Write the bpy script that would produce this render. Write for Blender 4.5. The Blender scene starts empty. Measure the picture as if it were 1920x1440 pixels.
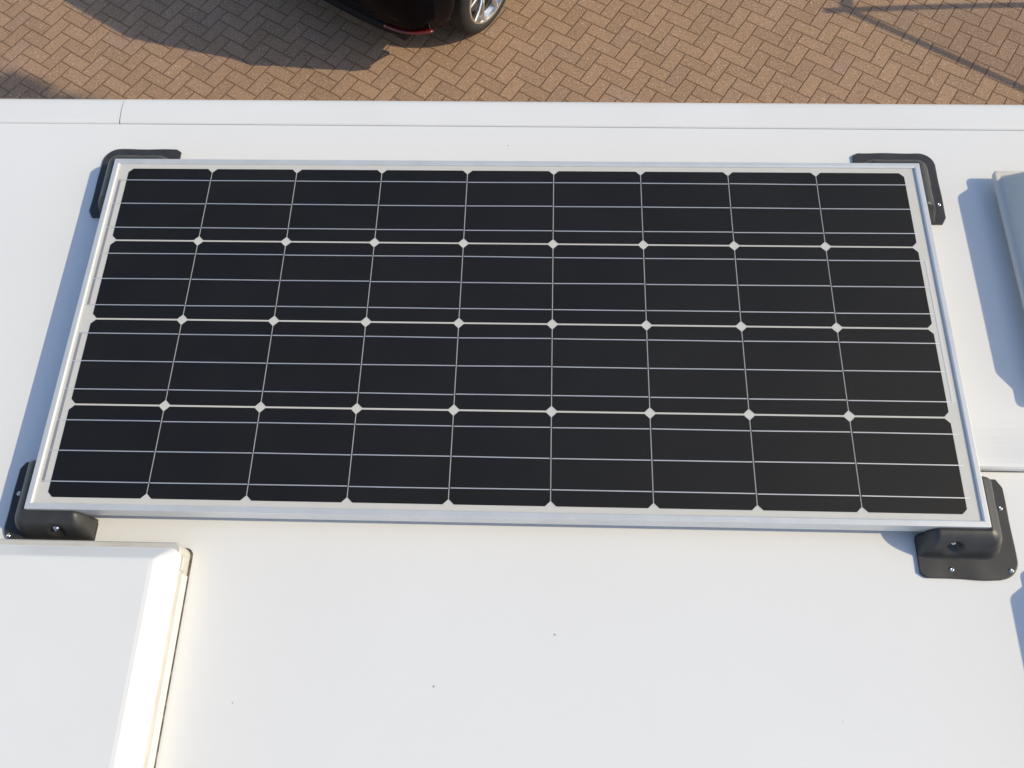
import bpy, bmesh, math, random
from mathutils import Vector, Matrix, noise
random.seed(7)
R = math.radians
scene = bpy.context.scene
col = scene.collection
GZ = -3.4            # ground level (panel glass is z = 0)
RZ = -0.056          # motorhome roof level

# ------------------------------------------------------------------ camera
cam_d = bpy.data.cameras.new("camera")
cam = bpy.data.objects.new("camera", cam_d)
col.objects.link(cam)
RM = ((0.99931354, 0.0271697, -0.0251843), (-0.01434956, 0.91061319, 0.41301055), (0.03415452, -0.41236565, 0.91037796))
M = Matrix(RM).transposed().to_4x4()
M.translation = Vector((0.063777, -0.712451, 1.324782))
cam.matrix_world = M
cam_d.sensor_width = 36.0
cam_d.sensor_fit = 'HORIZONTAL'
cam_d.lens = 1670.0 / 1920.0 * 36.0
cam_d.clip_start = 0.05
cam_d.clip_end = 1000
scene.camera = cam

# ------------------------------------------------------------------ light
SUN_EL = R(36.8)
LD = Vector((-1.0, 0.085, 0)).normalized()           # horizontal travel of the light
to_sun = Vector((-LD.x * math.cos(SUN_EL), -LD.y * math.cos(SUN_EL), math.sin(SUN_EL)))
w = bpy.data.worlds.new("World")
scene.world = w
w.use_nodes = True
nt = w.node_tree
bg = nt.nodes["Background"]
sky = nt.nodes.new("ShaderNodeTexSky")
sky.sky_type = 'NISHITA'
sky.sun_disc = False
sky.sun_elevation = SUN_EL
sky.sun_rotation = math.atan2(to_sun.x, to_sun.y)
sky.air_density = 1.0
sky.dust_density = 1.0
sky.ozone_density = 1.0
nt.links.new(sky.outputs[0], bg.inputs[0])
bg.inputs[1].default_value = 0.15
sd = bpy.data.lights.new("sun", 'SUN')
sd.energy = 2.85
sd.angle = R(0.5)
sd.color = (1.0, 0.86, 0.58)
so = bpy.data.objects.new("sun", sd)
col.objects.link(so)
so.rotation_euler = to_sun.to_track_quat('Z', 'Y').to_euler()
so.location = (8, 0, 8)
scene.view_settings.view_transform = 'Standard'
scene.view_settings.look = 'None'
scene.view_settings.exposure = 0.22
scene.view_settings.gamma = 1.0

# ------------------------------------------------------------------ materials
def mat(name, colr, rough=0.5, metal=0.0, spec=0.5, coat=0.0):
    m = bpy.data.materials.new(name)
    m.use_nodes = True
    b = m.node_tree.nodes["Principled BSDF"]
    b.inputs["Base Color"].default_value = (*colr, 1)
    b.inputs["Roughness"].default_value = rough
    b.inputs["Metallic"].default_value = metal
    b.inputs["Specular IOR Level"].default_value = spec
    if coat:
        b.inputs["Coat Weight"].default_value = coat
        b.inputs["Coat Roughness"].default_value = 0.03
    return m

class NG:
    """small wrapper to write node maths"""
    def __init__(s, m):
        s.t = m.node_tree; s.b = s.t.nodes["Principled BSDF"]
    def n(s, kind, **kw):
        x = s.t.nodes.new(kind)
        for k, v in kw.items(): setattr(x, k, v)
        return x
    def lk(s, a, b): s.t.links.new(a, b)
    def put(s, sock, v):
        if hasattr(v, 'is_linked') or hasattr(v, 'links'): s.lk(v, sock)
        else: sock.default_value = v
    def m(s, op, a, b=0.0, c=None):
        x = s.n("ShaderNodeMath", operation=op)
        s.put(x.inputs[0], a); s.put(x.inputs[1], b)
        if c is not None: s.put(x.inputs[2], c)
        return x.outputs[0]
    def mix(s, f, a, b):
        x = s.n("ShaderNodeMix", data_type='RGBA')
        s.put(x.inputs[0], f); s.put(x.inputs[6], a); s.put(x.inputs[7], b)
        return x.outputs[2]
    def coord(s): return s.n("ShaderNodeTexCoord").outputs["Object"]
    def noise(s, vec, scale, detail=3.0, rough=0.55):
        x = s.n("ShaderNodeTexNoise"); s.lk(vec, x.inputs["Vector"])
        x.inputs["Scale"].default_value = scale; x.inputs["Detail"].default_value = detail; x.inputs["Roughness"].default_value = rough
        return x.outputs[0]
    def ramp(s, v, lo, hi, a=0.0, b=1.0):
        x = s.n("ShaderNodeMapRange"); s.put(x.inputs[0], v)
        x.inputs[1].default_value = lo; x.inputs[2].default_value = hi; x.inputs[3].default_value = a; x.inputs[4].default_value = b
        return x.outputs[0]
    def bump(s, h, strength, dist):
        x = s.n("ShaderNodeBump"); x.inputs["Strength"].default_value = strength; x.inputs["Distance"].default_value = dist
        s.lk(h, x.inputs["Height"]); s.lk(x.outputs[0], s.b.inputs["Normal"])

def noisy(m, scale, amt, colb, bump=0.0, bscale=200.0, bdist=0.001, lo=0.4, hi=0.75):
    g = NG(m); v = g.coord()
    base = tuple(g.b.inputs["Base Color"].default_value)
    f = g.ramp(g.noise(v, scale, 5), lo, hi, 0, amt)
    g.lk(g.mix(f, base, (*colb, 1)), g.b.inputs["Base Color"])
    if bump: g.bump(g.noise(v, bscale, 3), bump, bdist)
    return m

SPECKS = [((-0.0906, -0.5797), 0.0022), ((0.0876, -0.501), 0.0022), ((-0.3866, -0.6102), 0.0015), ((-0.0101, 0.4202), 0.0016), ((0.5029, -0.6133), 0.0010)]
def roof_material():
    m = mat("white_gelcoat", (0.80, 0.80, 0.80), 0.38)
    g = NG(m); v = g.coord()
    dirt = g.ramp(g.noise(v, 2.3, 5), 0.42, 0.8, 0, 0.07)
    c = g.mix(dirt, (0.80, 0.80, 0.80, 1), (0.52, 0.51, 0.48, 1))
    fine = g.ramp(g.noise(v, 38, 4, 0.7), 0.55, 0.8, 0, 0.05)
    c = g.mix(fine, c, (0.55, 0.54, 0.50, 1))
    vo = g.n("ShaderNodeTexVoronoi"); vo.inputs["Scale"].default_value = 9.0; g.lk(v, vo.inputs["Vector"])
    pick = g.m('GREATER_THAN', g.n("ShaderNodeSeparateColor").outputs[0], 2.0)
    sc = g.n("ShaderNodeSeparateColor"); g.lk(vo.outputs["Color"], sc.inputs[0])
    pick = g.m('GREATER_THAN', sc.outputs[0], 0.90)
    rad = g.m('MULTIPLY', sc.outputs[1], 0.022)
    spot = g.m('MULTIPLY', g.m('LESS_THAN', vo.outputs["Distance"], rad), pick)
    c = g.mix(g.m('MULTIPLY', spot, 0.75), c, (0.10, 0.085, 0.06, 1))
    for (px, py), r_ in SPECKS:
        ds = g.n("ShaderNodeVectorMath", operation='DISTANCE'); g.lk(v, ds.inputs[0]); ds.inputs[1].default_value = (px, py, RZ)
        c = g.mix(g.ramp(ds.outputs["Value"], r_ * 0.3, r_ * 1.1, 0.65, 0.0), c, (0.09, 0.075, 0.06, 1))
    g.lk(c, g.b.inputs["Base Color"])
    g.bump(g.noise(v, 5.0, 2), 0.06, 0.01)
    return m

def paver_material():
    m = mat("clay_paver", (0.25, 0.16, 0.1), 0.85, spec=0.25)
    g = NG(m)
    v = g.coord()
    sx = g.n("ShaderNodeSeparateXYZ"); g.lk(v, sx.inputs[0])
    ang = R(-32.0); U = 0.1
    dx = g.m('SUBTRACT', sx.outputs[0], 1.428); dy = g.m('SUBTRACT', sx.outputs[1], 4.423)
    s = g.m('DIVIDE', g.m('ADD', g.m('MULTIPLY', dx, math.cos(ang)), g.m('MULTIPLY', dy, math.sin(ang))), U)
    l = g.m('DIVIDE', g.m('ADD', g.m('MULTIPLY', dx, math.sin(ang)), g.m('MULTIPLY', dy, -math.cos(ang))), U)
    # wobble so the joints are not ruler-straight
    cb = g.n("ShaderNodeTexNoise"); cb.inputs["Scale"].default_value = 9.0; cb.inputs["Detail"].default_value = 2; g.lk(v, cb.inputs["Vector"])
    sc = g.n("ShaderNodeSeparateColor"); g.lk(cb.outputs["Color"], sc.inputs[0])
    s = g.m('ADD', s, g.m('MULTIPLY', g.m('SUBTRACT', sc.outputs[0], 0.5), 0.11))
    l = g.m('ADD', l, g.m('MULTIPLY', g.m('SUBTRACT', sc.outputs[1], 0.5), 0.11))
    x = g.m('FLOOR', s); y = g.m('FLOOR', l)
    fs = g.m('SUBTRACT', s, x); fl = g.m('SUBTRACT', l, y)
    d = g.m('FLOORED_MODULO', g.m('SUBTRACT', x, y), 4.0)
    is1 = g.m('COMPARE', d, 1.0, 0.2); is2 = g.m('COMPARE', d, 2.0, 0.2); is3 = g.m('COMPARE', d, 3.0, 0.2)
    flat = g.m('ADD', is1, is2)                     # long along s
    steep = g.m('SUBTRACT', 1.0, flat)
    u = g.m('ADD', g.m('MULTIPLY', steep, fs), g.m('MULTIPLY', flat, fl))
    vv = g.m('ADD', g.m('MULTIPLY', steep, g.m('ADD', fl, is3)), g.m('MULTIPLY', flat, g.m('ADD', fs, is2)))
    e = g.m('MINIMUM', g.m('MINIMUM', u, g.m('SUBTRACT', 1.0, u)), g.m('MINIMUM', vv, g.m('SUBTRACT', 2.0, vv)))
    ix = g.m('SUBTRACT', x, is2); iy = g.m('SUBTRACT', y, is3)
    cx = g.n("ShaderNodeCombineXYZ"); g.lk(ix, cx.inputs[0]); g.lk(iy, cx.inputs[1]); g.lk(flat, cx.inputs[2])
    wn = g.n("ShaderNodeTexWhiteNoise"); g.lk(cx.outputs[0], wn.inputs["Vector"])
    jit = g.m('MULTIPLY', g.m('SUBTRACT', g.noise(v, 60, 3), 0.5), 0.045)
    e2 = g.m('ADD', e, jit)
    joint = g.ramp(e2, 0.012, 0.048, 0.9, 0.0)
    edge = g.ramp(e2, 0.03, 0.12, 0.25, 0.0)
    c = g.mix(wn.outputs["Value"], (0.33, 0.205, 0.130, 1), (0.405, 0.255, 0.163, 1))
    wc = g.n("ShaderNodeSeparateColor"); g.lk(wn.outputs["Color"], wc.inputs[0])
    c = g.mix(g.ramp(wc.outputs[1], 0.8, 1.0, 0, 0.35), c, (0.30, 0.205, 0.185, 1))
    c = g.mix(g.ramp(g.noise(v, 1.1, 4), 0.45, 0.75, 0, 0.35), c, (0.26, 0.17, 0.09, 1))
    c = g.mix(g.ramp(g.noise(v, 14.0, 5, 0.7), 0.5, 0.8, 0, 0.4), c, (0.22, 0.13, 0.08, 1))
    grit = g.noise(v, 85, 4, 0.8)
    c = g.mix(g.ramp(grit, 0.51, 0.66, 0, 0.85), c, (0.60, 0.44, 0.31, 1))
    c = g.mix(g.ramp(g.noise(v, 70, 4, 0.8), 0.53, 0.66, 0, 0.85), c, (0.13, 0.075, 0.042, 1))
    vo = g.n("ShaderNodeTexVoronoi"); vo.inputs["Scale"].default_value = 75.0; g.lk(v, vo.inputs["Vector"])
    vc = g.n("ShaderNodeSeparateColor"); g.lk(vo.outputs["Color"], vc.inputs[0])
    spk = g.m('MULTIPLY', g.m('LESS_THAN', vo.outputs["Distance"], 0.26), g.m('GREATER_THAN', vc.outputs[0], 0.88))
    c = g.mix(g.m('MULTIPLY', spk, 0.8), c, (0.72, 0.64, 0.54, 1))
    c = g.mix(edge, c, (0.17, 0.095, 0.055, 1))
    moss = g.ramp(g.noise(v, 3.0, 4), 0.52, 0.7, 0.0, 0.5)
    jc = g.mix(moss, (0.175, 0.105, 0.066, 1), (0.20, 0.145, 0.06, 1))
    c = g.mix(joint, c, jc)
    g.lk(c, g.b.inputs["Base Color"])
    h = g.m('ADD', g.m('MULTIPLY', g.ramp(e2, 0.0, 0.07), 1.0), g.m('MULTIPLY', grit, 0.25))
    h = g.m('ADD', h, g.m('MULTIPLY', wn.outputs["Value"], 0.3))
    g.bump(h, 0.7, 0.006)
    return m

MW = roof_material()
MG = paver_material()
M_TRIM = noisy(mat("white_edge_moulding", (0.80, 0.80, 0.80), 0.35), 6, 0.10, (0.5, 0.49, 0.46))
M_WALL = noisy(mat("white_side_panel", (0.72, 0.72, 0.71), 0.3), 3, 0.10, (0.5, 0.49, 0.46))
M_LID = noisy(mat("white_lid_plastic", (0.80, 0.80, 0.80), 0.34), 5, 0.10, (0.58, 0.57, 0.53), 0.05, 30, 0.002)
M_CREAM = noisy(mat("aged_cream_plastic", (0.56, 0.545, 0.50), 0.5), 30, 0.45, (0.44, 0.38, 0.29))
M_SEAL = noisy(mat("dirty_sealant", (0.07, 0.058, 0.050), 0.8), 60, 0.6, (0.40, 0.37, 0.33), lo=0.5)
M_OPAL = noisy(mat("opal_acrylic", (0.66, 0.63, 0.57), 0.3), 8, 0.15, (0.5, 0.5, 0.47))
M_ALU = noisy(mat("anodised_aluminium", (0.72, 0.73, 0.735), 0.44, 0.4), 25, 0.4, (0.55, 0.56, 0.57), 0.12, 500, 0.0006)
M_SHEET = noisy(mat("panel_backsheet", (0.64, 0.63, 0.60), 0.6), 60, 0.25, (0.55, 0.54, 0.5))
M_RIB = mat("tinned_ribbon", (0.86, 0.86, 0.88), 0.50, 0.65)
M_WIRE = mat("tinned_bus_wire", (0.38, 0.38, 0.40), 0.45, 0.4)
M_ABS = noisy(mat("black_abs", (0.035, 0.035, 0.036), 0.42), 40, 0.7, (0.055, 0.054, 0.052), 0.25, 700, 0.0006)
M_STEEL = mat("stainless_steel", (0.75, 0.74, 0.71), 0.22, 1.0)
M_DARK = mat("black_void", (0.01, 0.01, 0.01), 0.9)

def cell_material():
    m = mat("monocrystalline_silicon", (0.012, 0.014, 0.022), 0.6, spec=0.05)
    g = NG(m); v = g.coord()
    sx = g.n("ShaderNodeSeparateXYZ"); g.lk(v, sx.inputs[0])
    # fine screen-printed fingers across the busbars
    fr = g.m('FRACT', g.m('MULTIPLY', sx.outputs[0], 1.0 / 0.0021))
    fing = g.m('LESS_THAN', fr, 0.055)
    oi = g.n("ShaderNodeObjectInfo")
    c = g.mix(oi.outputs["Random"], (0.0006, 0.0006, 0.0014, 1), (0.0030, 0.0026, 0.0030, 1))
    c = g.mix(g.ramp(g.noise(v, 12, 3), 0.4, 0.7, 0, 0.4), c, (0.004, 0.0036, 0.004, 1))
    c = g.mix(g.m('MULTIPLY', fing, 0.10), c, (0.5, 0.5, 0.52, 1))
    g.lk(c, g.b.inputs["Base Color"])
    return m
M_CELL = cell_material()

def glass_sheet_material():
    m = bpy.data.materials.new("solar_glass"); m.use_nodes = True
    t = m.node_tree; t.nodes.clear()
    o = t.nodes.new("ShaderNodeOutputMaterial"); mx = t.nodes.new("ShaderNodeMixShader")
    tr = t.nodes.new("ShaderNodeBsdfTransparent"); gl = t.nodes.new("ShaderNodeBsdfGlossy")
    ge = t.nodes.new("ShaderNodeNewGeometry"); dt = t.nodes.new("ShaderNodeVectorMath"); dt.operation = 'DOT_PRODUCT'
    t.links.new(ge.outputs["Normal"], dt.inputs[0]); t.links.new(ge.outputs["Incoming"], dt.inputs[1])
    def mm(op, x, y):
        k = t.nodes.new("ShaderNodeMath"); k.operation = op
        for i, q in ((0, x), (1, y)):
            if isinstance(q, float): k.inputs[i].default_value = q
            else: t.links.new(q, k.inputs[i])
        return k.outputs[0]
    ab = mm('ABSOLUTE', dt.outputs["Value"], 0.0)
    sch = mm('ADD', mm('MULTIPLY', mm('POWER', mm('SUBTRACT', 1.0, ab), 5.0), 0.96), 0.029)      # Schlick, same from both sides
    gl.inputs["Roughness"].default_value = 0.56
    tc = t.nodes.new("ShaderNodeTexCoord"); nz = t.nodes.new("ShaderNodeTexNoise"); nz.inputs["Scale"].default_value = 900
    bp = t.nodes.new("ShaderNodeBump"); bp.inputs["Strength"].default_value = 0.06; bp.inputs["Distance"].default_value = 0.0005
    t.links.new(tc.outputs["Object"], nz.inputs["Vector"]); t.links.new(nz.outputs[0], bp.inputs["Height"])
    t.links.new(bp.outputs[0], gl.inputs["Normal"])
    t.links.new(sch, mx.inputs[0]); t.links.new(tr.outputs[0], mx.inputs[1]); t.links.new(gl.outputs[0], mx.inputs[2])
    # thin uneven dust film
    dn = t.nodes.new("ShaderNodeTexNoise"); dn.inputs["Scale"].default_value = 5.0; dn.inputs["Detail"].default_value = 7; dn.inputs["Roughness"].default_value = 0.7
    t.links.new(tc.outputs["Object"], dn.inputs["Vector"])
    mr = t.nodes.new("ShaderNodeMapRange"); mr.inputs[1].default_value = 0.42; mr.inputs[2].default_value = 0.78; mr.inputs[3].default_value = 0.0005; mr.inputs[4].default_value = 0.010
    t.links.new(dn.outputs[0], mr.inputs[0])
    df = t.nodes.new("ShaderNodeBsdfDiffuse"); df.inputs[0].default_value = (0.55, 0.52, 0.46, 1)
    m2 = t.nodes.new("ShaderNodeMixShader")
    t.links.new(mr.outputs[0], m2.inputs[0]); t.links.new(mx.outputs[0], m2.inputs[1]); t.links.new(df.outputs[0], m2.inputs[2])
    t.links.new(m2.outputs[0], o.inputs[0])
    return m
M_GLASS = glass_sheet_material()
M_PAINT = noisy(mat("black_car_paint", (0.002, 0.002, 0.0045), 0.2, 0.0, 0.09, 0.0), 30, 0.5, (0.003, 0.003, 0.004))
M_BUMP = noisy(mat("dark_bumper_plastic", (0.008, 0.008, 0.009), 0.6, spec=0.2), 60, 0.5, (0.014, 0.014, 0.013))
M_TINT = mat("tinted_window", (0.004, 0.005, 0.006), 0.04, 0.0, 0.6)
M_RED = mat("red_reflector", (0.11, 0.008, 0.005), 0.2, 0.0, 0.6, 0.6)
M_LAMP = mat("clear_lamp", (0.6, 0.6, 0.62), 0.1, 0.3, 0.6, 0.6)
M_TYRE = noisy(mat("tyre_rubber", (0.020, 0.020, 0.021), 0.75), 40, 0.5, (0.05, 0.045, 0.04))
M_RIM = mat("silver_alloy", (0.82, 0.81, 0.79), 0.18, 0.95)
M_BARK = noisy(mat("bark", (0.12, 0.085, 0.06), 0.9), 20, 0.7, (0.05, 0.04, 0.03), 0.5, 30, 0.02)
M_LEAF = noisy(mat("leaf", (0.06, 0.11, 0.03), 0.6), 3, 0.7, (0.10, 0.13, 0.04))
M_POST = noisy(mat("galvanised_steel", (0.5, 0.51, 0.52), 0.45, 0.8), 30, 0.4, (0.35, 0.35, 0.35))
M_NET = mat("grey_netting", (0.2, 0.21, 0.2), 0.8)

# ------------------------------------------------------------------ helpers
def obj(name, bm, m, parent=None, smooth=False, bevel=0.0, autosmooth=None):
    me = bpy.data.meshes.new(name)
    bmesh.ops.recalc_face_normals(bm, faces=bm.faces)
    bm.to_mesh(me); bm.free()
    ms = m if isinstance(m, (list, tuple)) else [m]
    for x in ms: me.materials.append(x)
    if smooth:
        for p in me.polygons: p.use_smooth = True
    o = bpy.data.objects.new(name, me)
    col.objects.link(o)
    if parent: o.parent = parent
    if bevel:
        b = o.modifiers.new("bevel", 'BEVEL'); b.width = bevel; b.segments = 3; b.limit_method = 'ANGLE'; b.angle_limit = R(35)
        for p in me.polygons: p.use_smooth = True
        wn = o.modifiers.new("wn", 'WEIGHTED_NORMAL'); wn.keep_sharp = True
    return o

def thing(name, label, cat, loc=(0, 0, 0), rotz=0.0, group=None):
    o = bpy.data.objects.new(name, None)
    o.empty_display_size = 0.1
    col.objects.link(o)
    o.location = loc; o.rotation_euler = (0, 0, rotz)
    o["label"] = label; o["category"] = cat
    if group: o["group"] = group
    return o

def box(bm, x0, x1, y0, y1, z0, z1):
    v = [bm.verts.new((x, y, z)) for z in (z0, z1) for x, y in ((x0, y0), (x1, y0), (x1, y1), (x0, y1))]
    for f in ((0, 3, 2, 1), (4, 5, 6, 7), (0, 1, 5, 4), (1, 2, 6, 5), (2, 3, 7, 6), (3, 0, 4, 7)):
        bm.faces.new([v[i] for i in f])
    return v

def prism(bm, pts, z0, z1):
    a = [bm.verts.new((*p, z0)) for p in pts]; b = [bm.verts.new((*p, z1)) for p in pts]
    n = len(pts)
    bm.faces.new(a[::-1]); bm.faces.new(b)
    for i in range(n): bm.faces.new((a[i], a[(i + 1) % n], b[(i + 1) % n], b[i]))

def tube(bm, pts, rad, seg=10, cap=True):
    rings = []
    pts = [Vector(p) for p in pts]
    for i, p in enumerate(pts):
        t = (pts[min(i + 1, len(pts) - 1)] - pts[max(i - 1, 0)]).normalized()
        a = t.orthogonal().normalized() if i == 0 else (rings[-1][1] - t * rings[-1][1].dot(t)).normalized()
        b = t.cross(a)
        r = rad[i] if isinstance(rad, (list, tuple)) else rad
        rings.append(([bm.verts.new(p + (a * math.cos(k * 2 * math.pi / seg) + b * math.sin(k * 2 * math.pi / seg)) * r) for k in range(seg)], a))
    for i in range(len(rings) - 1):
        A, B = rings[i][0], rings[i + 1][0]
        for k in range(seg): bm.faces.new((A[k], A[(k + 1) % seg], B[(k + 1) % seg], B[k]))
    if cap:
        bm.faces.new(rings[0][0][::-1]); bm.faces.new(rings[-1][0])

def lathe(bm, prof, seg=32, axis='Z', close=False):
    """prof: list of (r, h)"""
    rings = []
    for r, h in prof:
        ring = []
        for k in range(seg):
            a = 2 * math.pi * k / seg
            c, s = math.cos(a) * r, math.sin(a) * r
            ring.append(bm.verts.new((c, s, h) if axis == 'Z' else (c, h, s)))
        rings.append(ring)
    n = len(rings)
    for i in range(n if close else n - 1):
        A, B = rings[i], rings[(i + 1) % n]
        for k in range(seg): bm.faces.new((A[k], A[(k + 1) % seg], B[(k + 1) % seg], B[k]))
    if not close:
        if prof[0][0] > 1e-6: bm.faces.new(rings[0][::-1])
        if prof[-1][0] > 1e-6: bm.faces.new(rings[-1])

def rrect(x0, x1, y0, y1, r, n=6):
    pts = []
    for cx, cy, a0 in ((x1 - r, y1 - r, 0), (x0 + r, y1 - r, 90), (x0 + r, y0 + r, 180), (x1 - r, y0 + r, 270)):
        for k in range(n + 1):
            a = R(a0 + 90.0 * k / n)
            pts.append((cx + r * math.cos(a), cy + r * math.sin(a)))
    return pts

def stack(bm, levels, cap_bottom=True, cap_top=True):
    """loft equal-length loops; levels = [(pts2d, z), ...]"""
    rings = [[bm.verts.new((x, y, z)) for x, y in pts] for pts, z in levels]
    n = len(rings[0])
    for A, B in zip(rings, rings[1:]):
        for k in range(n): bm.faces.new((A[k], A[(k + 1) % n], B[(k + 1) % n], B[k]))
    if cap_bottom: bm.faces.new(rings[0][::-1])
    if cap_top: bm.faces.new(rings[-1])

# ------------------------------------------------------------------ ground
bm = bmesh.new()
v = [bm.verts.new(p) for p in ((-150, -150, 0), (150, -150, 0), (150, 150, 0), (-150, 150, 0))]
bm.faces.new(v)
g_o = obj("ground", bm, MG)
g_o.location = (0, 0, GZ)
g_o["kind"] = "structure"

# ------------------------------------------------------------------ motorhome
X0, X1, Y0, Y1 = -2.3, 3.6, -1.74, 0.527
mh = thing("motorhome", "white motorhome whose flat roof fills the view and carries the solar panel", "motorhome", (0, 0, GZ))
def mpart(name, bm, m, **k):
    par = k.pop("parent", mh)
    o = obj(name, bm, m, par, **k)
    o.matrix_parent_inverse = Matrix.Identity(4)
    if par is mh: o.location = (0, 0, -GZ)
    return o

# roof sheet with a shallow groove against the edge moulding
bm = bmesh.new()
SK = lambda x: 0.0030 - 0.0036 * x            # the far edge runs a hair askew to the panel
prism(bm, [(X0 + 0.03, Y0 + 0.03), (X1 - 0.03, Y0 + 0.03), (X1 - 0.03, 0.4645 + SK(X1 - 0.03)), (X0 + 0.03, 0.4645 + SK(X0 + 0.03))], RZ - 0.03, RZ)
roof = mpart("roof", bm, MW, bevel=0.003)
# the two lengths of moulding along the far edge
def moulding(xa, xb, za=0.0):
    bm = bmesh.new()
    prof = [(0.4662, RZ - 0.02), (0.4662, RZ - 0.0022), (0.4682, RZ - 0.0002), (0.474, RZ + 0.0010), (0.498, RZ + 0.0014), (0.515, RZ + 0.0002), (0.526, RZ - 0.003),
            (0.5335, RZ - 0.008), (0.5385, RZ - 0.016), (0.540, RZ - 0.026), (0.540, RZ - 0.09), (0.531, RZ - 0.095), (0.50, RZ - 0.03)]
    n = len(prof)
    A = [bm.verts.new((xa[0] + (xa[1] - xa[0]) * (y - 0.466) / 0.074, y, z + za)) for y, z in prof]
    B = [bm.verts.new((xb[0] + (xb[1] - xb[0]) * (y - 0.466) / 0.074, y, z + za)) for y, z in prof]
    for i in range(n): bm.faces.new((A[i], A[(i + 1) % n], B[(i + 1) % n], B[i]))
    bm.faces.new(A); bm.faces.new(B[::-1])
    for v_ in bm.verts: v_.co.y += SK(v_.co.x)
    return mpart("edge_moulding", bm, M_TRIM)
moulding((X0, X0), (-0.7880, -0.7915), -0.0008)
moulding((-0.7852, -0.7902), (X1, X1))
# dark gap strip under the moulding joint
bm = bmesh.new(); box(bm, -0.7905, -0.7845, 0.4665, 0.484, RZ - 0.02, RZ - 0.0035)
for v_ in bm.verts: v_.co.y += SK(v_.co.x)
mpart("joint_seal", bm, M_SEAL)
bm = bmesh.new(); box(bm, X0 + 0.04, X1 - 0.04, 0.4646, 0.4661, RZ - 0.02, RZ - 0.0045)
for v_ in bm.verts: v_.co.y += SK(v_.co.x)
mpart("groove_seal", bm, noisy(mat("grey_joint_sealant", (0.30, 0.30, 0.29), 0.8), 30, 0.5, (0.2, 0.19, 0.17)))
# body walls
bm = bmesh.new()
H0 = GZ + 0.42
box(bm, X0 + 0.02, X1 - 0.02, 0.47, 0.515, H0, RZ - 0.031)
box(bm, X0 + 0.02, X1 - 0.02, Y0 + 0.02, Y0 + 0.065, H0, RZ - 0.031)
box(bm, X0 + 0.02, X0 + 0.065, Y0 + 0.066, 0.469, H0, RZ - 0.031)
box(bm, X1 - 0.065, X1 - 0.02, Y0 + 0.066, 0.469, H0, RZ - 0.031)
box(bm, X0 + 0.066, X1 - 0.066, Y0 + 0.066, 0.469, H0, H0 + 0.05)
mpart("side_wall", bm, M_WALL)
for wx in (0.2, 2.1):
    bm = bmesh.new(); box(bm, wx, wx + 0.9, 0.516, 0.530, GZ + 1.5, GZ + 2.1)
    mpart("window", bm, M_TINT, bevel=0.004)
# raised ramped reinforcement moulded into the roof on the right
bm = bmesh.new()
xs = (0.752, X1 - 0.05)
prof = [(-0.2290, RZ + 0.0005), (-0.2285, RZ + 0.012), (-0.2260, RZ + 0.0155), (-0.2215, RZ + 0.0172), (-0.212, RZ + 0.0155), (-0.19, RZ + 0.0085), (-0.17, RZ + 0.0035), (-0.155, RZ + 0.0012), (-0.14, RZ + 0.0004), (-0.14, RZ - 0.004), (-0.2290, RZ - 0.004)]
A = [bm.verts.new((xs[0], *p)) for p in prof]; B = [bm.verts.new((xs[1], *p)) for p in prof]
for i in range(len(prof)): bm.faces.new((A[i], A[(i + 1) % len(prof)], B[(i + 1) % len(prof)], B[i]))
bm.faces.new(A); bm.faces.new(B[::-1])
ro = mpart("roof_step", bm, MW)
bm = bmesh.new(); box(bm, 0.755, X1 - 0.06, -0.2302, -0.2291, RZ + 0.0002, RZ + 0.0022)
mpart("sealant_line", bm, M_SEAL)

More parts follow.
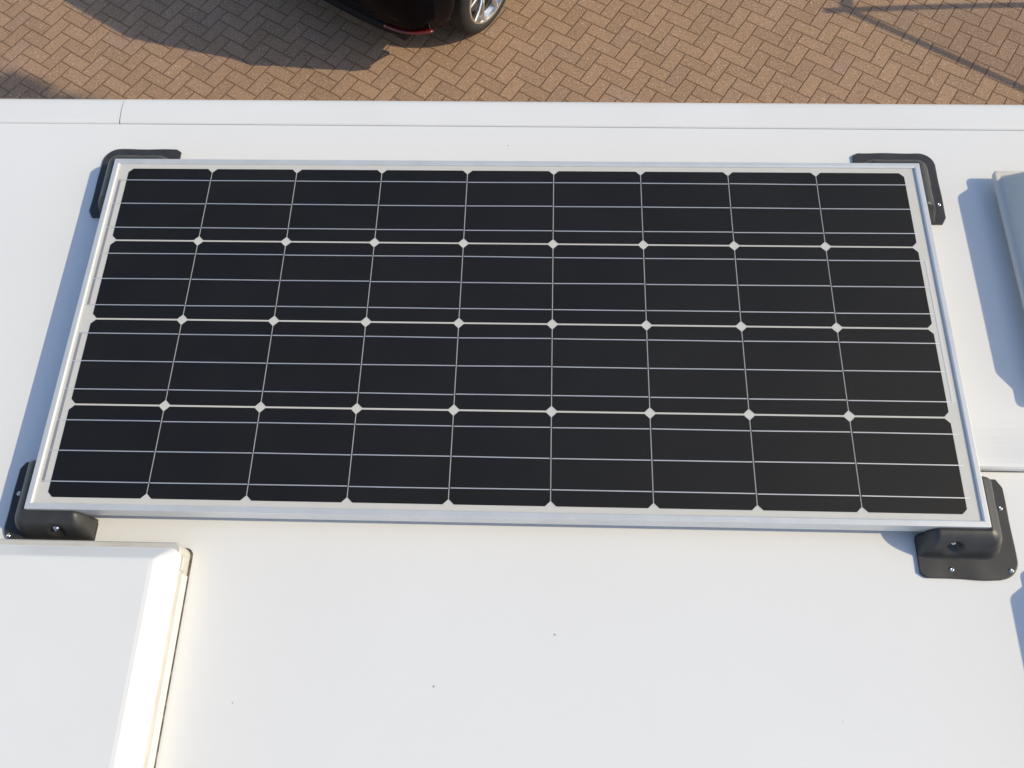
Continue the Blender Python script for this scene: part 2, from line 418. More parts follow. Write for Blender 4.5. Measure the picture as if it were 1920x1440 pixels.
# bevelled hatch at the lower left
def part(name, bm, m, parent, **k):
    return obj(name, bm, m, parent, **k)
def left_hatch():
    root = bpy.data.objects.new("roof_hatch", None); col.objects.link(root); root.parent = mh
    root["label"] = "closed white roof hatch with sloping rims and a cream base frame"
    root.location = (0, 0, -GZ)
    xr, yb, xl, yf = -0.4875, -0.3825, -0.93, -0.845
    bm = bmesh.new()
    stack(bm, [(rrect(xl, xr, yf, yb, 0.012), RZ + 0.0022), (rrect(xl, xr, yf, yb, 0.012), -0.0145), (rrect(xl + .002, xr - .002, yf + .002, yb - .002, 0.011), -0.0125)])
    part("base_frame", bm, M_CREAM, root)
    bm = bmesh.new(); stack(bm, [(rrect(xl - .002, xr + .0034, yf - .0015, yb + .0018, 0.013), RZ + 0.0002), (rrect(xl - .001, xr + .0026, yf - .001, yb + .0012, 0.013), RZ + 0.0024)])
    part("seal", bm, M_SEAL, root)
    # little cream corner lug and white rain strip on the sunlit side
    bm = bmesh.new(); stack(bm, [(rrect(xr - 0.010, xr + 0.0035, -0.424, -0.400, 0.003), -0.034), (rrect(xr - 0.010, xr + 0.0035, -0.424, -0.400, 0.003), -0.0215), (rrect(xr - 0.009, xr + 0.0025, -0.423, -0.401, 0.003), -0.0205)])
    part("corner_lug", bm, M_CREAM, root)
    bm = bmesh.new(); stack(bm, [(rrect(xr - 0.002, xr + 0.0030, yf + 0.01, -0.4265, 0.0015), -0.050), (rrect(xr - 0.002, xr + 0.0030, yf + 0.01, -0.4265, 0.0015), -0.0335), (rrect(xr - 0.002, xr + 0.0015, yf + 0.01, -0.4275, 0.0012), -0.0315)])
    part("rain_strip", bm, mat("white_rain_strip", (0.62, 0.62, 0.61), 0.5), root)
    bm = bmesh.new()
    a, b, c, d = xl + 0.012, xr + 0.0015, yf + 0.01, yb - 0.0085
    L = [((0, 0, 0, 0), -0.0160, .018), ((0, 0, 0, 0), -0.0130, .018), ((.001, .001, .001, .001), -0.0112, .018), ((.003, .003, .003, .003), -0.0095, .017),
         ((.024, .0275, .024, .0215), 0.0085, .006), ((.027, .0305, .027, .0245), 0.0097, .006), ((.033, .0365, .033, .0305), 0.0104, .005)]
    lv = [(rrect(a + i[0], b - i[1], c + i[2], d - i[3], r, 5), z) for i, z, r in L]
    stack(bm, lv)
    part("lid", bm, M_LID, root, smooth=False)
    for p in root.children[-1].data.polygons: p.use_smooth = False
    return root
left_hatch()

def dome_hatch(x, y, label):
    root = bpy.data.objects.new("roof_hatch", None); col.objects.link(root); root.parent = mh
    root["label"] = label
    root.location = (x, y, -GZ)
    W, D = 0.46, 0.465
    bm = bmesh.new(); stack(bm, [(rrect(0.022, W - 0.022, 0.012, D - 0.012, 0.02), RZ - 0.002), (rrect(0.022, W - 0.022, 0.012, D - 0.012, 0.02), RZ + 0.0175)])
    part("base_frame", bm, M_CREAM, root)
    bm = bmesh.new()
    w_, i_, zt = 0.090, 0.046, -0.0265
    stack(bm, [(rrect(0.002, W - .002, 0.002, D - .002, 0.008), zt - 0.0105), (rrect(0, W, 0, D, 0.009), zt - 0.0085), (rrect(0, W, 0, D, 0.009), zt - 0.0025), (rrect(0.0015, W - 0.0015, 0.0015, D - 0.0015, 0.009), zt - .0007), (rrect(0.004, W - 0.004, 0.004, D - 0.004, 0.008), zt),
               (rrect(0.010, W - 0.010, 0.010, D - 0.010, 0.010), zt - .0008), (rrect(0.013, W - 0.013, 0.013, D - 0.013, 0.010), zt + .001),
               (rrect(w_, W - w_, i_ - .004, D - i_ + .004, 0.016), zt + 0.0825), (rrect(w_ + .006, W - w_ - .006, i_ + .002, D - i_ - .002, 0.014), zt + 0.087), (rrect(w_ + .03, W - w_ - .03, i_ + .03, D - i_ - .03, 0.01), zt + 0.091)])
    part("lid", bm, M_OPAL, root)
    return root
dome_hatch(0.8865, -0.119, "domed opal roof hatch beside the panel's short end")
dome_hatch(0.8345, -0.857, "domed opal roof hatch at the lower right edge of the roof")

# ------------------------------------------------------------------ wheels (shared builder)
def wheel(parent, loc, rad, width, side, spokes=True):
    """wheel whose axle lies along local Y; outer face towards side*Y"""
    root = bpy.data.objects.new("wheel", None); col.objects.link(root); root.parent = parent; root.location = loc
    if side > 0: root.rotation_euler = (0, 0, math.pi)      # the builder's outer face is -Y
    h = width / 2; rr = rad * 0.735
    bm = bmesh.new()
    lathe(bm, [(rr - 0.004, -h + 0.012), (rr + 0.010, -h - 0.003), (rr + 0.035, -h - 0.007), (rad - 0.028, -h + 0.002), (rad - 0.010, -h + 0.013), (rad, -h + 0.03), (rad, h - 0.03), (rad - 0.012, h - 0.01), (rr, h)], 64, 'Y', close=True)
    part("tyre", bm, M_TYRE, root, smooth=True)
    bm = bmesh.new()
    lathe(bm, [(rr - 0.026, h), (rr - 0.002, h), (rr - 0.001, -h + 0.010), (rr + 0.003, -h + 0.001), (rr - 0.003, -h - 0.003), (rr - 0.012, -h + 0.001), (rr - 0.018, -h + 0.022), (rr - 0.034, -h + 0.05), (rr - 0.036, h)], 64, 'Y', close=True)
    if spokes:
        # five split spokes and a hub
        for k in range(5):
            for sgn in (-1, 1):
                a0 = 2 * math.pi * k / 5 + 0.35
                def P(r, a, y): return (r * math.cos(a), y, r * math.sin(a))
                aw = 0.115 * sgn
                st = [(0.045, sgn * 0.25, 0.30, -h + 0.034, 0.03), (0.09, sgn * 0.16, 0.13, -h + 0.022, 0.03), (0.14, sgn * 0.19, 0.080, -h + 0.014, 0.025), (rr - 0.012, sgn * 0.245, 0.085, -h + 0.006, 0.02)]
                rows = []
                for r, ac, hw, y, dep in st:
                    rows.append([bm.verts.new(P(r, a0 + ac - hw, y + 0.006)), bm.verts.new(P(r, a0 + ac - hw * 0.35, y)), bm.verts.new(P(r, a0 + ac + hw * 0.35, y)), bm.verts.new(P(r, a0 + ac + hw, y + 0.006)), bm.verts.new(P(r, a0 + ac + hw, y + dep)), bm.verts.new(P(r, a0 + ac - hw, y + dep))])
                for A, B in zip(rows, rows[1:]):
                    for q in range(6): bm.faces.new((A[q], A[(q + 1) % 6], B[(q + 1) % 6], B[q]))
                bm.faces.new(rows[0]); bm.faces.new(rows[-1][::-1])
        lathe(bm, [(0.0, -h + 0.022), (0.028, -h + 0.023), (0.034, -h + 0.027), (0.062, -h + 0.031), (0.066, -h + 0.06), (0.0, -h + 0.06)], 32, 'Y')
    part("rim", bm, M_RIM, root, smooth=False)
    bm = bmesh.new()
    lathe(bm, [(0.0, -h + 0.085), (rr - 0.055, -h + 0.085), (rr - 0.055, -h + 0.10), (0.0, -h + 0.10)], 40, 'Y')
    part("brake_disc", bm, noisy(mat("brake_iron", (0.10, 0.10, 0.105), 0.5, 0.5), 20, 0.4, (0.05, 0.05, 0.05)), root, smooth=False)
    return root
for px, py, sd_ in ((-1.0, 0.40, 1), (2.7, 0.40, 1), (-1.0, Y0 + 0.13, -1), (2.7, Y0 + 0.13, -1)):
    wheel(mh, (px, py, 0.34), 0.34, 0.2, sd_, True)

# ------------------------------------------------------------------ solar panel
FX, FY, FT, FB = 0.7405, 0.3378, 0.0020, -0.0290
sp = thing("solar_panel", "black monocrystalline solar panel in a silver aluminium frame on the white roof", "solar panel", (0, 0, FB))
def spart(name, bm, m, **k):
    o = obj(name, bm, m, sp, **k); o.location = (0, 0, -FB); return o
LIP = 0.0102
def rail(p0, p1, inward):
    """mitred rail from outer corner p0 to p1; inward = unit vector into the panel"""
    bm = bmesh.new()
    p0, p1, n = Vector(p0), Vector(p1), Vector(inward)
    t = (p1 - p0).normalized()
    prof = [(0.0, FB), (0.0, FT - 0.0012), (0.0004, FT - 0.0003), (0.0012, FT), (LIP - 0.0022, FT), (LIP - 0.0010, FT - 0.0005), (LIP, 0.0004), (LIP, -0.006), (0.002, -0.007), (0.002, FB + 0.002), (0.020, FB + 0.002), (0.020, FB)]
    g = 0.00015
    A = [bm.verts.new((*(p0 + n * d + t * (d + g)), z)) for d, z in prof]
    B = [bm.verts.new((*(p1 + n * d - t * (d + g)), z)) for d, z in prof]
    k = len(prof)
    for i in range(k): bm.faces.new((A[i], A[(i + 1) % k], B[(i + 1) % k], B[i]))
    bm.faces.new(A[::-1]); bm.faces.new(B)
    return spart("frame_rail", bm, M_ALU)
rail((-FX, FY), (FX, FY), (0, -1)); rail((FX, FY), (FX, -FY), (-1, 0))
rail((FX, -FY), (-FX, -FY), (0, 1)); rail((-FX, -FY), (-FX, FY), (1, 0))
bm = bmesh.new(); box(bm, -FX + 0.003, FX - 0.003, -FY + 0.003, FY - 0.003, -0.0035, -0.0017)
spart("backsheet", bm, M_SHEET)
CX, CY, CS, CH, CT = 0.158, 0.1595, 0.0783, 0.0081, 0.0782
PXs = [(-4 + c) * CX for c in range(9)]
PYs = [(1.5 - r) * CY for r in range(4)]
bm = bmesh.new()
s, q, hh = CS, CT, CH
prism(bm, [(s - hh, -q), (s, -q + hh), (s, q - hh), (s - hh, q), (-s + hh, q), (-s, q - hh), (-s, -q + hh), (-s + hh, -q)], -0.0015, -0.0013)
c0 = obj("solar_cell", bm, M_CELL, sp)
for r in range(4):
    for c in range(9):
        o = c0 if (r == 0 and c == 0) else c0.copy()
        if o is not c0: col.objects.link(o); o.parent = sp
        o.location = (PXs[c], PYs[r], -FB)
for r in range(4):
    for k in (-1, 0, 1):
        bm = bmesh.new()
        y = PYs[r] + k * 0.052
        for c in range(9):
            x0, x1 = PXs[c] - CS + 0.0012, PXs[c] + CS - 0.0012
            yy = y + random.uniform(-0.0006, 0.0006); ye = y + random.uniform(-0.0006, 0.0006)
            hw = 0.00068
            z0, z1 = -0.0012, -0.0010
            pts = [(x0, yy - hw), (x1, ye - hw), (x1, ye + hw), (x0, yy + hw)]
            prism(bm, pts, z0, z1)
            if c == 0: prism(bm, [(x0 - 0.0155, yy - hw), (x0 - .0002, yy - hw), (x0 - .0002, yy + hw), (x0 - 0.0155, yy + hw)], z0, z1)
            if c == 8: prism(bm, [(x1 + .0002, ye - hw), (x1 + 0.0085, ye - hw), (x1 + 0.0085, ye + hw), (x1 + .0002, ye + hw)], z0, z1)
        spart("busbar", bm, M_RIB)
def wire(x, ya, yb, m=M_WIRE):
    bm = bmesh.new()
    prism(bm, [(x - 0.0022, ya), (x + 0.0022, ya), (x + 0.0022, yb), (x - 0.0022, yb)], -0.0018, -0.0013)
    spart("bus_wire", bm, m)
wire(-0.7228, PYs[1] - 0.0535, PYs[0] + 0.0535); wire(-0.7228, PYs[3] - 0.0535, PYs[2] + 0.0535)
M_PALE = mat("pale_bus_wire", (0.72, 0.72, 0.72), 0.5, 0.2)
wire(0.7205, PYs[2] - 0.0535, PYs[1] + 0.0535, M_PALE)
bm = bmesh.new()
vv = [bm.verts.new((x, y, 0)) for x, y in ((-FX + .008, -FY + .008), (FX - .008, -FY + .008), (FX - .008, FY - .008), (-FX + .008, FY - .008))]
bm.faces.new(vv)
spart("glass", bm, M_GLASS)

# ------------------------------------------------------------------ corner brackets
def screw_mesh(r):
    bm = bmesh.new()
    lathe(bm, [(r * 1.25, 0), (r * 1.25, 0.0006), (r, 0.0010), (r * 0.92, r * 0.42), (r * 0.7, r * 0.62), (r * 0.45, r * 0.68), (r * 0.40, r * 0.30), (0.0, r * 0.28)], 20)
    return bm

def bracket(sx, sy, label, fl_long=0.066):
    """corner moulding: long arm beside the frame's long edge (y side), other arm beside the short edge (x side)"""
    root = thing("corner_bracket", label, "bracket", (sx * FX, sy * FY, RZ), 0.0, "corner brackets holding the panel")
    fl_short = 0.0565
    L = 0.094                     # reach of both arms from the frame corner
    HT = 0.0515
    # cross-section: (fraction kind, offset, z)
    body = [(0.0365, 0.0045), (0.0345, 0.0060), (0.0330, 0.010), (0.0318, 0.0155), (0.0302, 0.0215), (0.0280, 0.0280), (0.0250, 0.0345), (0.0212, 0.0405), (0.0165, 0.0455), (0.0110, 0.0490), (0.0055, 0.0508), (0.0012, HT), (0.0012, 0.0040)]
    stations = []                 # each: function (d)-> xy, normal dir, height factor
    NA, NC = 46, 12
    for i in range(NA + 1): stations.append(('y', -L + (L) * i / NA))
    for i in range(1, NC): stations.append(('c', i / NC))
    for i in range(NA + 1): stations.append(('x', -L * i / NA))
    def pos(st, d, fl=False):
        r = min(0.030, max(0.003, d * 0.80)) if not fl else 0.032
        k, t = st
        if k == 'y':
            x = t if t < -1e-9 else min(t, 0)
            x = -L + (x + L) / L * (L + d - r)
            return Vector((x, d)), Vector((0, 1))
        if k == 'x':
            y = -L + (t + L) / L * (L + d - r)
            return Vector((d, y)), Vector((1, 0))
        a = R(90 * (1 - t))
        return Vector((d - r + r * math.cos(a), d - r + r * math.sin(a))), Vector((math.cos(a), math.sin(a)))
    def along(st):                # distance from the arm's end
        k, t = st
        if k == 'c': return 1.0, 'c'
        return t + L, k
    dimples = (('y', -0.050, 0.0285, 0.0115, 0.013), ('x', -0.046, 0.0285, 0.0085, 0.009))
    if sx < 0: dimples = (('y', -0.046, 0.0285, 0.012, 0.004), ('x', -0.046, 0.0285, 0.0085, 0.006))
    bm = bmesh.new()
    rows = []
    for st in stations:
        s_, k = along(st)
        slope = 0.020 if k == 'y' else 0.014
        hf = 1.0 if k == 'c' else math.sin(math.pi / 2 * min(1.0, 0.06 + 0.94 * (s_ / slope))) ** 0.8
        row = []
        for j, (d, z) in enumerate(body):
            p, n = pos(st, d)
            zz = 0.003 + (z - 0.003) * hf if j < len(body) - 1 else 0.003
            if j < len(body) - 1:
                for kk, t0, z0, rad, dep in dimples:
                    ctr = pos((kk, t0), 0.025)[0]
                    dd = math.hypot((p.x - ctr.x) if kk == 'y' else (p.y - ctr.y), (z - z0) * 1.15)
                    if kk == st[0] and dd < rad * 1.5:
                        f = 1 - min(1.0, max(0.0, (dd / rad - 0.45) / 1.0))
                        f = f * f * (3 - 2 * f)
                        p = p - n * dep * f; zz = zz - 0.003 * f
            row.append(bm.verts.new((sx * p.x, sy * p.y, zz)))
        rows.append(row)
    for A, B in zip(rows, rows[1:]):
        for j in range(len(body) - 1): bm.faces.new((A[j], A[j + 1], B[j + 1], B[j]))
    bm.faces.new(rows[0]); bm.faces.new(rows[-1][::-1])
    part("cover", bm, M_ABS, root, smooth=True)
    # flange plate lying on the roof, with a slightly wavy rim
    bm = bmesh.new()
    outer, inner = [], []
    def flpos(st):
        k, t = st
        d = fl_long if k == 'y' else fl_short if k == 'x' else fl_long + (fl_short - fl_long) * t
        rr = 0.030
        if k == 'y':
            x = -L + (t + L) / L * (L + fl_short - rr); return Vector((x, fl_long))
        if k == 'x':
            y = -L + (t + L) / L * (L + fl_long - rr); return Vector((fl_short, y))
        a = R(90 * (1 - t))
        return Vector((fl_short - rr + rr * math.cos(a), fl_long - rr + rr * math.sin(a)))
    n_st = len(stations)
    for i, st in enumerate(stations):
        p = flpos(st)
        s_, k = along(st)
        if k == 'y' and s_ < 0.007: p.y -= (0.007 - s_) * 0.9
        if k == 'x' and s_ < 0.010: p.x -= (0.010 - s_) * 0.8
        if sx > 0 and sy < 0: p.y += 0.0022 * math.exp(-((p.x - 0.0) / 0.028) ** 2) if k == 'y' else 0.0
        q = pos(st, 0.006)[0]
        wv = 0.0006 * math.sin(i * 0.21 + sx * 2 + sy)
        outer.append((p, wv)); inner.append(q)
    def col4(i):
        p, wv = outer[i]; q = inner[i]
        return [bm.verts.new((sx * q.x, sy * q.y, 0.0002)), bm.verts.new((sx * p.x, sy * p.y, 0.0002)), bm.verts.new((sx * p.x, sy * p.y, 0.0036 + wv)),
                bm.verts.new((sx * (p.x * .97 + q.x * .03), sy * (p.y * .97 + q.y * .03), 0.0045 + wv)), bm.verts.new((sx * q.x, sy * q.y, 0.0045))]
    C4 = [col4(i) for i in range(n_st)]
    for A, B in zip(C4, C4[1:]):
        for j in range(5): bm.faces.new((A[j], A[(j + 1) % 5], B[(j + 1) % 5], B[j]))
    bm.faces.new(C4[0]); bm.faces.new(C4[-1][::-1])
    part("flange", bm, M_ABS, root, smooth=False)
    # screws on the flange
    fpos = [(-0.046, 0.0525), (0.044, 0.0525), (0.0462, -0.046)]
    if sy > 0: fpos = [(0.0480, -0.052)] if sx > 0 else []
    if fl_long < 0.05: fpos = [(0.0455, 0.030), (0.0465, -0.040)]
    for x, y in fpos:
        o = part("screw", screw_mesh(0.0030), M_STEEL, root, smooth=True); o.location = (sx * x, sy * y, 0.0044)
    # bolts in the dimples (axis horizontal)
    c1 = pos(('y', -0.050 if sx > 0 else -0.046), 0.0165 if sx > 0 else 0.0238)[0]; c2 = pos(('x', -0.046), 0.0185)[0]
    o = part("bolt", screw_mesh(0.0044), M_STEEL, root, smooth=True); o.location = (sx * c1.x, sy * c1.y, 0.030); o.rotation_euler = (R(-sy * 62), 0, 0)
    o = part("bolt", screw_mesh(0.0038), M_STEEL, root, smooth=True); o.location = (sx * c2.x, sy * c2.y, 0.029); o.rotation_euler = (0, R(sx * 62), 0)
    return root
bracket(1, -1, "black corner bracket with its flange screws in view, near the panel's lower right corner")
bracket(-1, -1, "black corner bracket between the panel and the cream-rimmed roof hatch", 0.0425)
bracket(-1, 1, "black corner bracket at the panel's far corner below the edge moulding joint")
bracket(1, 1, "black corner bracket at the panel's far corner nearest the domed hatch")

# ------------------------------------------------------------------ parked car
HD = R(56.0)
car = thing("parked_car", "black hatchback parked on the brick paving with silver alloy wheels", "car", (0, 0, GZ), HD - 0.0)
WR = 0.305
hx, hy = math.cos(HD), math.sin(HD)
wc = Vector((-0.337, 4.225, 0))                       # rear right wheel, outer face
HWD = 0.90
# car frame: x forward, y left; the rear right wheel's outer face sits at (0, -0.88)
car.location = (wc.x - (hx * 0 + hy * 0.875), wc.y - (hy * 0 - hx * 0.875), GZ)
WB = 2.62
def lerp_tab(tab, x):
    if x <= tab[0][0]: return tab[0][1:]
    for a, b in zip(tab, tab[1:]):
        if x <= b[0]:
            f = (x - a[0]) / (b[0] - a[0])
            return tuple(p + (q - p) * f for p, q in zip(a[1:], b[1:]))
    return tab[-1][1:]
#        x     halfW  zlow   belt   roofz  roofHalfW
TAIL = 0.95
TAB = [(-0.745, 0.52, 0.42, 0.62, 0.70, 0.40),
       (-0.725, 0.66, 0.41, 0.72, 0.86, 0.52),
       (-0.69, 0.745, 0.40, 0.88, 1.05, 0.56),
       (-0.63, 0.81, 0.38, 0.93, 1.36, 0.58),
       (-0.56, 0.845, 0.36, 0.945, 1.57, 0.61),
       (-0.40, 0.880, 0.34, 0.95, 1.61, 0.64),
       (-0.10, 0.897, 0.22, 0.95, 1.625, 0.67),
       (0.6, 0.90, 0.20, 0.94, 1.63, 0.68),
       (1.30, 0.90, 0.20, 0.93, 1.58, 0.66),
       (1.70, 0.90, 0.20, 0.92, 1.30, 0.62),
       (2.12, 0.90, 0.20, 0.91, 0.985, 0.62),
       (2.60, 0.89, 0.21, 0.86, 0.91, 0.60),
       (3.00, 0.86, 0.22, 0.79, 0.835, 0.56),
       (3.25, 0.76, 0.25, 0.70, 0.75, 0.50),
       (3.38, 0.58, 0.32, 0.58, 0.63, 0.42)]
TAB = [((x * TAIL if x < 0 else x), *r) for x, *r in TAB]
def car_row(x):
    hw, zl, zb, zr, rw = lerp_tab(TAB, x)
    side_low = zl
    for xa in (0.0, WB):
        d = abs(x - xa)
        if d < 0.365: side_low = max(side_low, 0.305 + math.sqrt(max(0, 0.365 ** 2 - d * d)) - 0.012)
    pts = []
    side_low = min(side_low, zb - 0.12)
    for f, wv in ((0, 0.955), (0.12, 0.985), (0.45, 1.0), (0.75, 0.992), (1.0, 0.965)):
        pts.append((hw * wv, side_low + (zb - side_low) * f))
    gh = zr - zb
    pw = hw * 0.965
    for f in (0.10, 0.55, 0.86, 0.97):
        yy = pw + (rw - pw) * (f ** 1.25 if f < 0.9 else 0.97)
        pts.append((yy - 0.012 if gh > 0.2 else yy, zb + gh * f))
    pts.append((rw * 0.80, zr - 0.004)); pts.append((rw * 0.4, zr + 0.008)); pts.append((0.0, zr + 0.012))
    return pts
xs = []
x = -0.745 * TAIL
while x < 3.38: xs.append(x); x += 0.035
xs.append(3.38)
bm = bmesh.new(); glassm = {}
rows = []
for x in xs:
    pr = car_row(x)
    full = [(-y, z) for y, z in pr] + [(y, z) for y, z in pr[-2::-1]]
    rows.append([bm.verts.new((x, y, z)) for y, z in full])
npf = len(rows[0])
for i in range(len(rows) - 1):
    A, B = rows[i], rows[i + 1]
    for j in range(npf - 1): bm.faces.new((A[j], A[j + 1], B[j + 1], B[j]))
bm.faces.new(rows[0]); bm.faces.new(rows[-1][::-1])
part("body", bm, M_PAINT, car, smooth=True)
# side windows, rear window and windscreen, laid 4 mm proud of the shell
def side_window(x0, x1, sgn):
    bm = bmesh.new(); rr_ = []
    n = 12
    for i in range(n + 1):
        x = x0 + (x1 - x0) * i / n
        pr = car_row(x)
        rr_.append([bm.verts.new((x, sgn * (pr[k][0] + 0.004), pr[k][1])) for k in (5, 6, 7)])
    for A, B in zip(rr_, rr_[1:]):
        for k in range(2): bm.faces.new((A[k], A[k + 1], B[k + 1], B[k]))
    bmesh.ops.solidify(bm, geom=bm.faces[:], thickness=0.003)
    part("window", bm, M_TINT, car, smooth=True)
for sgn in (-1, 1):
    side_window(-0.35, 0.02, sgn); side_window(0.08, 0.75, sgn); side_window(0.82, 1.55, sgn)
def end_window(name, xa, xb):
    bm = bmesh.new(); rr_ = []
    for i in range(9):
        x = xa + (xb - xa) * i / 8
        hw, zl, zb, zr, rw = lerp_tab(TAB, x)
        rr_.append([bm.verts.new((x + (0.006 if xb > 0 else -0.008), rw * f * 0.92, zr + 0.012 - 0.008 * abs(f) + 0.006)) for f in (-1, -0.5, 0, 0.5, 1)])
    for A, B in zip(rr_, rr_[1:]):
        for k in range(4): bm.faces.new((A[k], A[k + 1], B[k + 1], B[k]))
    bmesh.ops.solidify(bm, geom=bm.faces[:], thickness=0.003)
    part(name, bm, M_TINT, car, smooth=True)
end_window("windscreen", 1.36, 2.08); end_window("rear_window", -0.675 * TAIL, -0.575 * TAIL)
# underside and wheel housings
bm = bmesh.new()
box(bm, -0.60, 3.2, -0.60, 0.60, 0.20, 0.32); box(bm, 0.40, 2.2, -0.84, 0.84, 0.205, 0.315)
for xa in (0.0, WB): box(bm, xa - 0.37, xa + 0.37, -0.62, 0.62, 0.33, 0.70)
part("underbody", bm, M_DARK, car)
# lower rear bumper insert that wraps the corners
def wrap_strip(name, m, z0, z1, x_out, s0, s1, off, n=18, low=None):
    """strip following the tail's plan outline; s in [-1,1] across the tail"""
    bm = bmesh.new(); A = []
    plan = [(-0.20, 0.890), (-0.40, 0.872), (-0.52, 0.845), (-0.60, 0.800), (-0.66, 0.735), (-0.70, 0.64), (-0.725, 0.50), (-0.738, 0.30), (-0.742, 0.0)]
    plan = [(x * TAIL, y) for x, y in plan]
    path = [(x, -y) for x, y in plan] + [(x, y) for x, y in plan[-2::-1]]
    L_ = [0]
    for a, b in zip(path, path[1:]): L_.append(L_[-1] + math.hypot(b[0] - a[0], b[1] - a[1]))
    def at(s):
        t = (s + 1) / 2 * L_[-1]
        for i in range(len(path) - 1):
            if t <= L_[i + 1] + 1e-9:
                f = (t - L_[i]) / (L_[i + 1] - L_[i]); a, b = path[i], path[i + 1]
                n_ = Vector((b[1] - a[1], -(b[0] - a[0]))).normalized()
                return Vector((a[0] + (b[0] - a[0]) * f, a[1] + (b[1] - a[1]) * f)), n_
    rows_ = []
    for i in range(n + 1):
        p, n_ = at(s0 + (s1 - s0) * i / n)
        if n_.x > 0: n_ = -n_
        o_ = p + n_ * off; q_ = p - n_ * 0.08
        rows_.append([bm.verts.new((q_.x, q_.y, z0)), bm.verts.new((o_.x - n_.x * 0.012, o_.y - n_.y * 0.012, z0)), bm.verts.new((o_.x, o_.y, z0 + (z1 - z0) * 0.35)), bm.verts.new((o_.x, o_.y, z0 + (z1 - z0) * 0.75)), bm.verts.new((o_.x - n_.x * 0.01, o_.y - n_.y * 0.01, z1)), bm.verts.new((q_.x, q_.y, z1))])
    for A, B in zip(rows_, rows_[1:]):
        for k in range(6): bm.faces.new((A[k], A[(k + 1) % 6], B[(k + 1) % 6], B[k]))
    bm.faces.new(rows_[0]); bm.faces.new(rows_[-1][::-1])
    return part(name, bm, m, car, smooth=True)
wrap_strip("rear_bumper", M_PAINT, 0.40, 0.66, 0, -0.74, 0.74, 0.022, 48)
wrap_strip("bumper_skirt", M_BUMP, 0.28, 0.352, 0, -0.50, 0.50, -0.010, 48)
wrap_strip("reflector", M_RED, 0.360, 0.382, 0, -0.70, -0.43, 0.022, 14)
wrap_strip("reflector", M_RED, 0.360, 0.382, 0, 0.43, 0.70, 0.022, 14)
for sgn in (-1, 1):
    bm = bmesh.new(); stack(bm, [(rrect(-0.665, -0.40, sgn * 0.66 - 0.085, sgn * 0.66 + 0.085, 0.03), 0.80), (rrect(-0.665, -0.38, sgn * 0.66 - 0.085, sgn * 0.66 + 0.085, 0.03), 0.90), (rrect(-0.635, -0.42, sgn * 0.64 - 0.07, sgn * 0.64 + 0.07, 0.03), 0.985)])
    part("tail_light", bm, M_RED, car, smooth=True)
    bm = bmesh.new(); stack(bm, [(rrect(2.98, 3.27, sgn * 0.66 - 0.11, sgn * 0.66 + 0.11, 0.03), 0.60), (rrect(2.96, 3.25, sgn * 0.66 - 0.12, sgn * 0.66 + 0.12, 0.03), 0.70), (rrect(2.85, 3.14, sgn * 0.67 - 0.10, sgn * 0.67 + 0.10, 0.03), 0.775)])
    part("headlight", bm, M_LAMP, car, smooth=True)
    bm = bmesh.new(); stack(bm, [(rrect(1.60, 1.72, min(sgn * 0.90, sgn * 1.04), max(sgn * 0.90, sgn * 1.04), 0.03), 0.95), (rrect(1.58, 1.74, min(sgn * 0.88, sgn * 1.06), max(sgn * 0.88, sgn * 1.06), 0.03), 1.0), (rrect(1.60, 1.72, min(sgn * 0.90, sgn * 1.04), max(sgn * 0.90, sgn * 1.04), 0.03), 1.08)])
    part("mirror", bm, M_PAINT, car, smooth=True)
    for xd in (0.15, 1.0):
        bm = bmesh.new(); y = sgn * 0.905; box(bm, xd, xd + 0.17, min(y, y + sgn * 0.02), max(y, y + sgn * 0.02), 0.80, 0.825)
        part("door_handle", bm, M_PAINT, car, bevel=0.006)
    for xa in (0.0, WB): wheel(car, (xa, sgn * 0.775, WR), WR, 0.205, sgn)

# ------------------------------------------------------------------ things beyond the frame whose shadows fall on the paving
K = 1.0 / math.tan(SUN_EL)
def caster(sx_, sy_, h):                                # point at height h whose shadow lands at (sx_, sy_)
    return Vector((sx_ - LD.x * K * h, sy_ - LD.y * K * h, h))
nf = thing("net_frame", "steel post frame with a stay and netting whose shadow falls on the paving", "frame", (0, 0, GZ))
H1 = 2.0
T = caster(2.045, 4.376, H1); PB = Vector((T.x, 4.395, 0.0))
bm = bmesh.new(); mid = (T + PB) / 2 + Vector((0, 0.045, 0))
tube(bm, [T, T * .75 + PB * .25 + Vector((0, .03, 0)), mid, T * .25 + PB * .75 + Vector((0, .03, 0)), PB], 0.027, 12)
part("post", bm, M_POST, nf, smooth=True)
N = T * (1.89 / 2.0) + PB * (0.11 / 2.0)
Nn = N + Vector((0, 0.005, 0))
F = Vector((2.195 + 1.08 * 2.1, 4.376 - 0.715 * 2.1, 0.0))
bm = bmesh.new(); tube(bm, [Nn, F], 0.024, 12); part("stay", bm, M_POST, nf, smooth=True)
bm = bmesh.new(); tube(bm, [Nn, Nn + Vector((0.02, 2.2, 0))], 0.03, 12); part("crossbar", bm, M_POST, nf, smooth=True)
bm = bmesh.new()
NS = 120
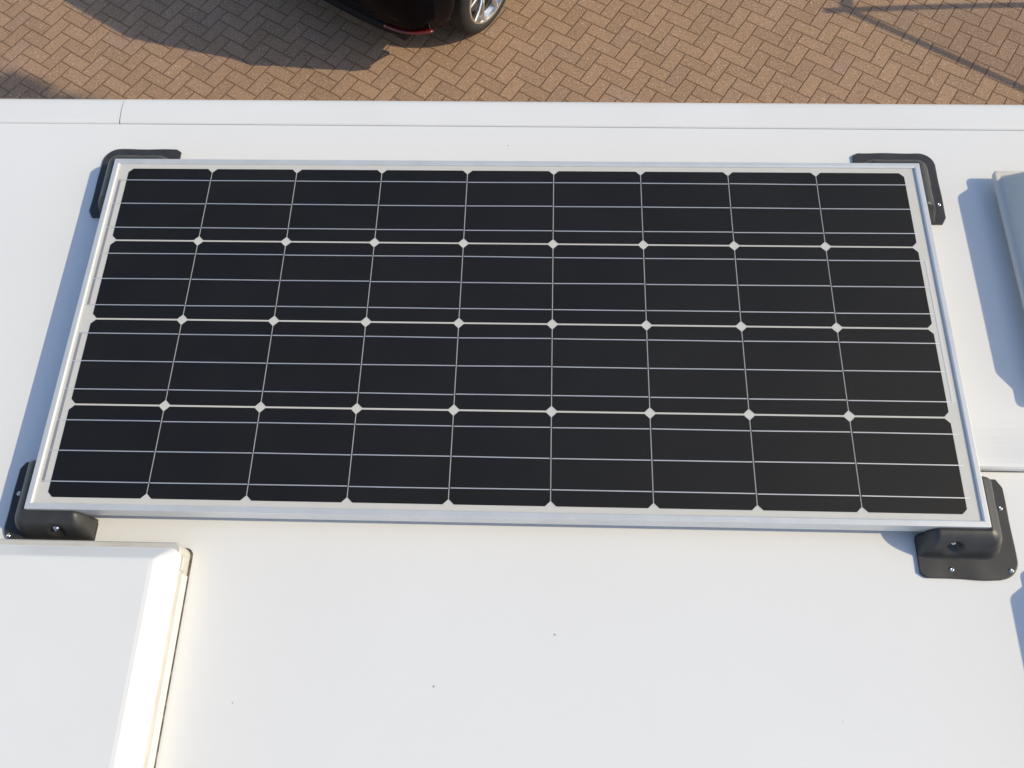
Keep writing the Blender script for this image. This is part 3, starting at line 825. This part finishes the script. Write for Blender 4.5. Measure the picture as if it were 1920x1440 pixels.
for i in range(1, NS):
    f = i / NS
    a = N.lerp(PB, f); b = Nn.lerp(F, f)
    tube(bm, [a, b], 0.0008, 4, False)
    tube(bm, [PB.lerp(F, f), (N.lerp(PB, 1 - f * 0) if False else N.lerp(F, f))], 0.0008, 4, False)
o = part("netting", bm, M_NET, nf)

def caster_tree(x, y, label):
    root = thing("caster_tree", label, "caster_tree", (x, y, GZ))
    bm = bmesh.new()
    tube(bm, [(0, 0, -0.05), (0.03, 0.02, 1.5), (-0.03, 0.04, 3.2), (0.02, 0.0, 4.8), (0.0, 0.03, 6.6)], [0.11, 0.085, 0.075, 0.06, 0.03], 10)
    rnd = random.Random(3)
    for k in range(11):
        z = 4.9 + k * 0.17; a = k * 2.4
        tube(bm, [(0.01, 0.01, z), (math.cos(a) * 0.35, math.sin(a) * 0.35, z + 0.3), (math.cos(a) * 0.75, math.sin(a) * 0.75, z + 0.55)], [0.028, 0.018, 0.008], 6)
    part("trunk", bm, M_BARK, root, smooth=True)
    bm = bmesh.new()
    for k in range(5200):
        while True:
            p = Vector((rnd.uniform(-1, 1), rnd.uniform(-1, 1), rnd.uniform(-1, 1)))
            if p.length <= 1: break
        q = Vector((p.x * 0.98, p.y * 0.98, p.z * 1.15))
        if noise.noise(q * 2.3) < -0.22: continue
        q += Vector((0, 0, 6.25))
        n_ = Vector((rnd.gauss(0, 1), rnd.gauss(0, 1), rnd.gauss(0.5, 1))).normalized()
        t_ = n_.orthogonal().normalized(); t_ = (Matrix.Rotation(rnd.uniform(0, 6.28), 3, n_) @ t_); b_ = n_.cross(t_)
        l_ = rnd.uniform(0.06, 0.10)
        bm.faces.new([bm.verts.new(q + t_ * l_), bm.verts.new(q + b_ * l_ * 0.5 + n_ * 0.01), bm.verts.new(q - t_ * l_), bm.verts.new(q - b_ * l_ * 0.5 + n_ * 0.01)])
    part("crown", bm, M_LEAF, root)
    return root
tp = caster(-4.22, 2.88, 6.25)  # added out of view, placed so its crown casts the soft far-left shadow
caster_tree(tp.x, tp.y, "unseen young broadleaf added to shade the far left of the paving")

scene.render.engine = 'CYCLES'
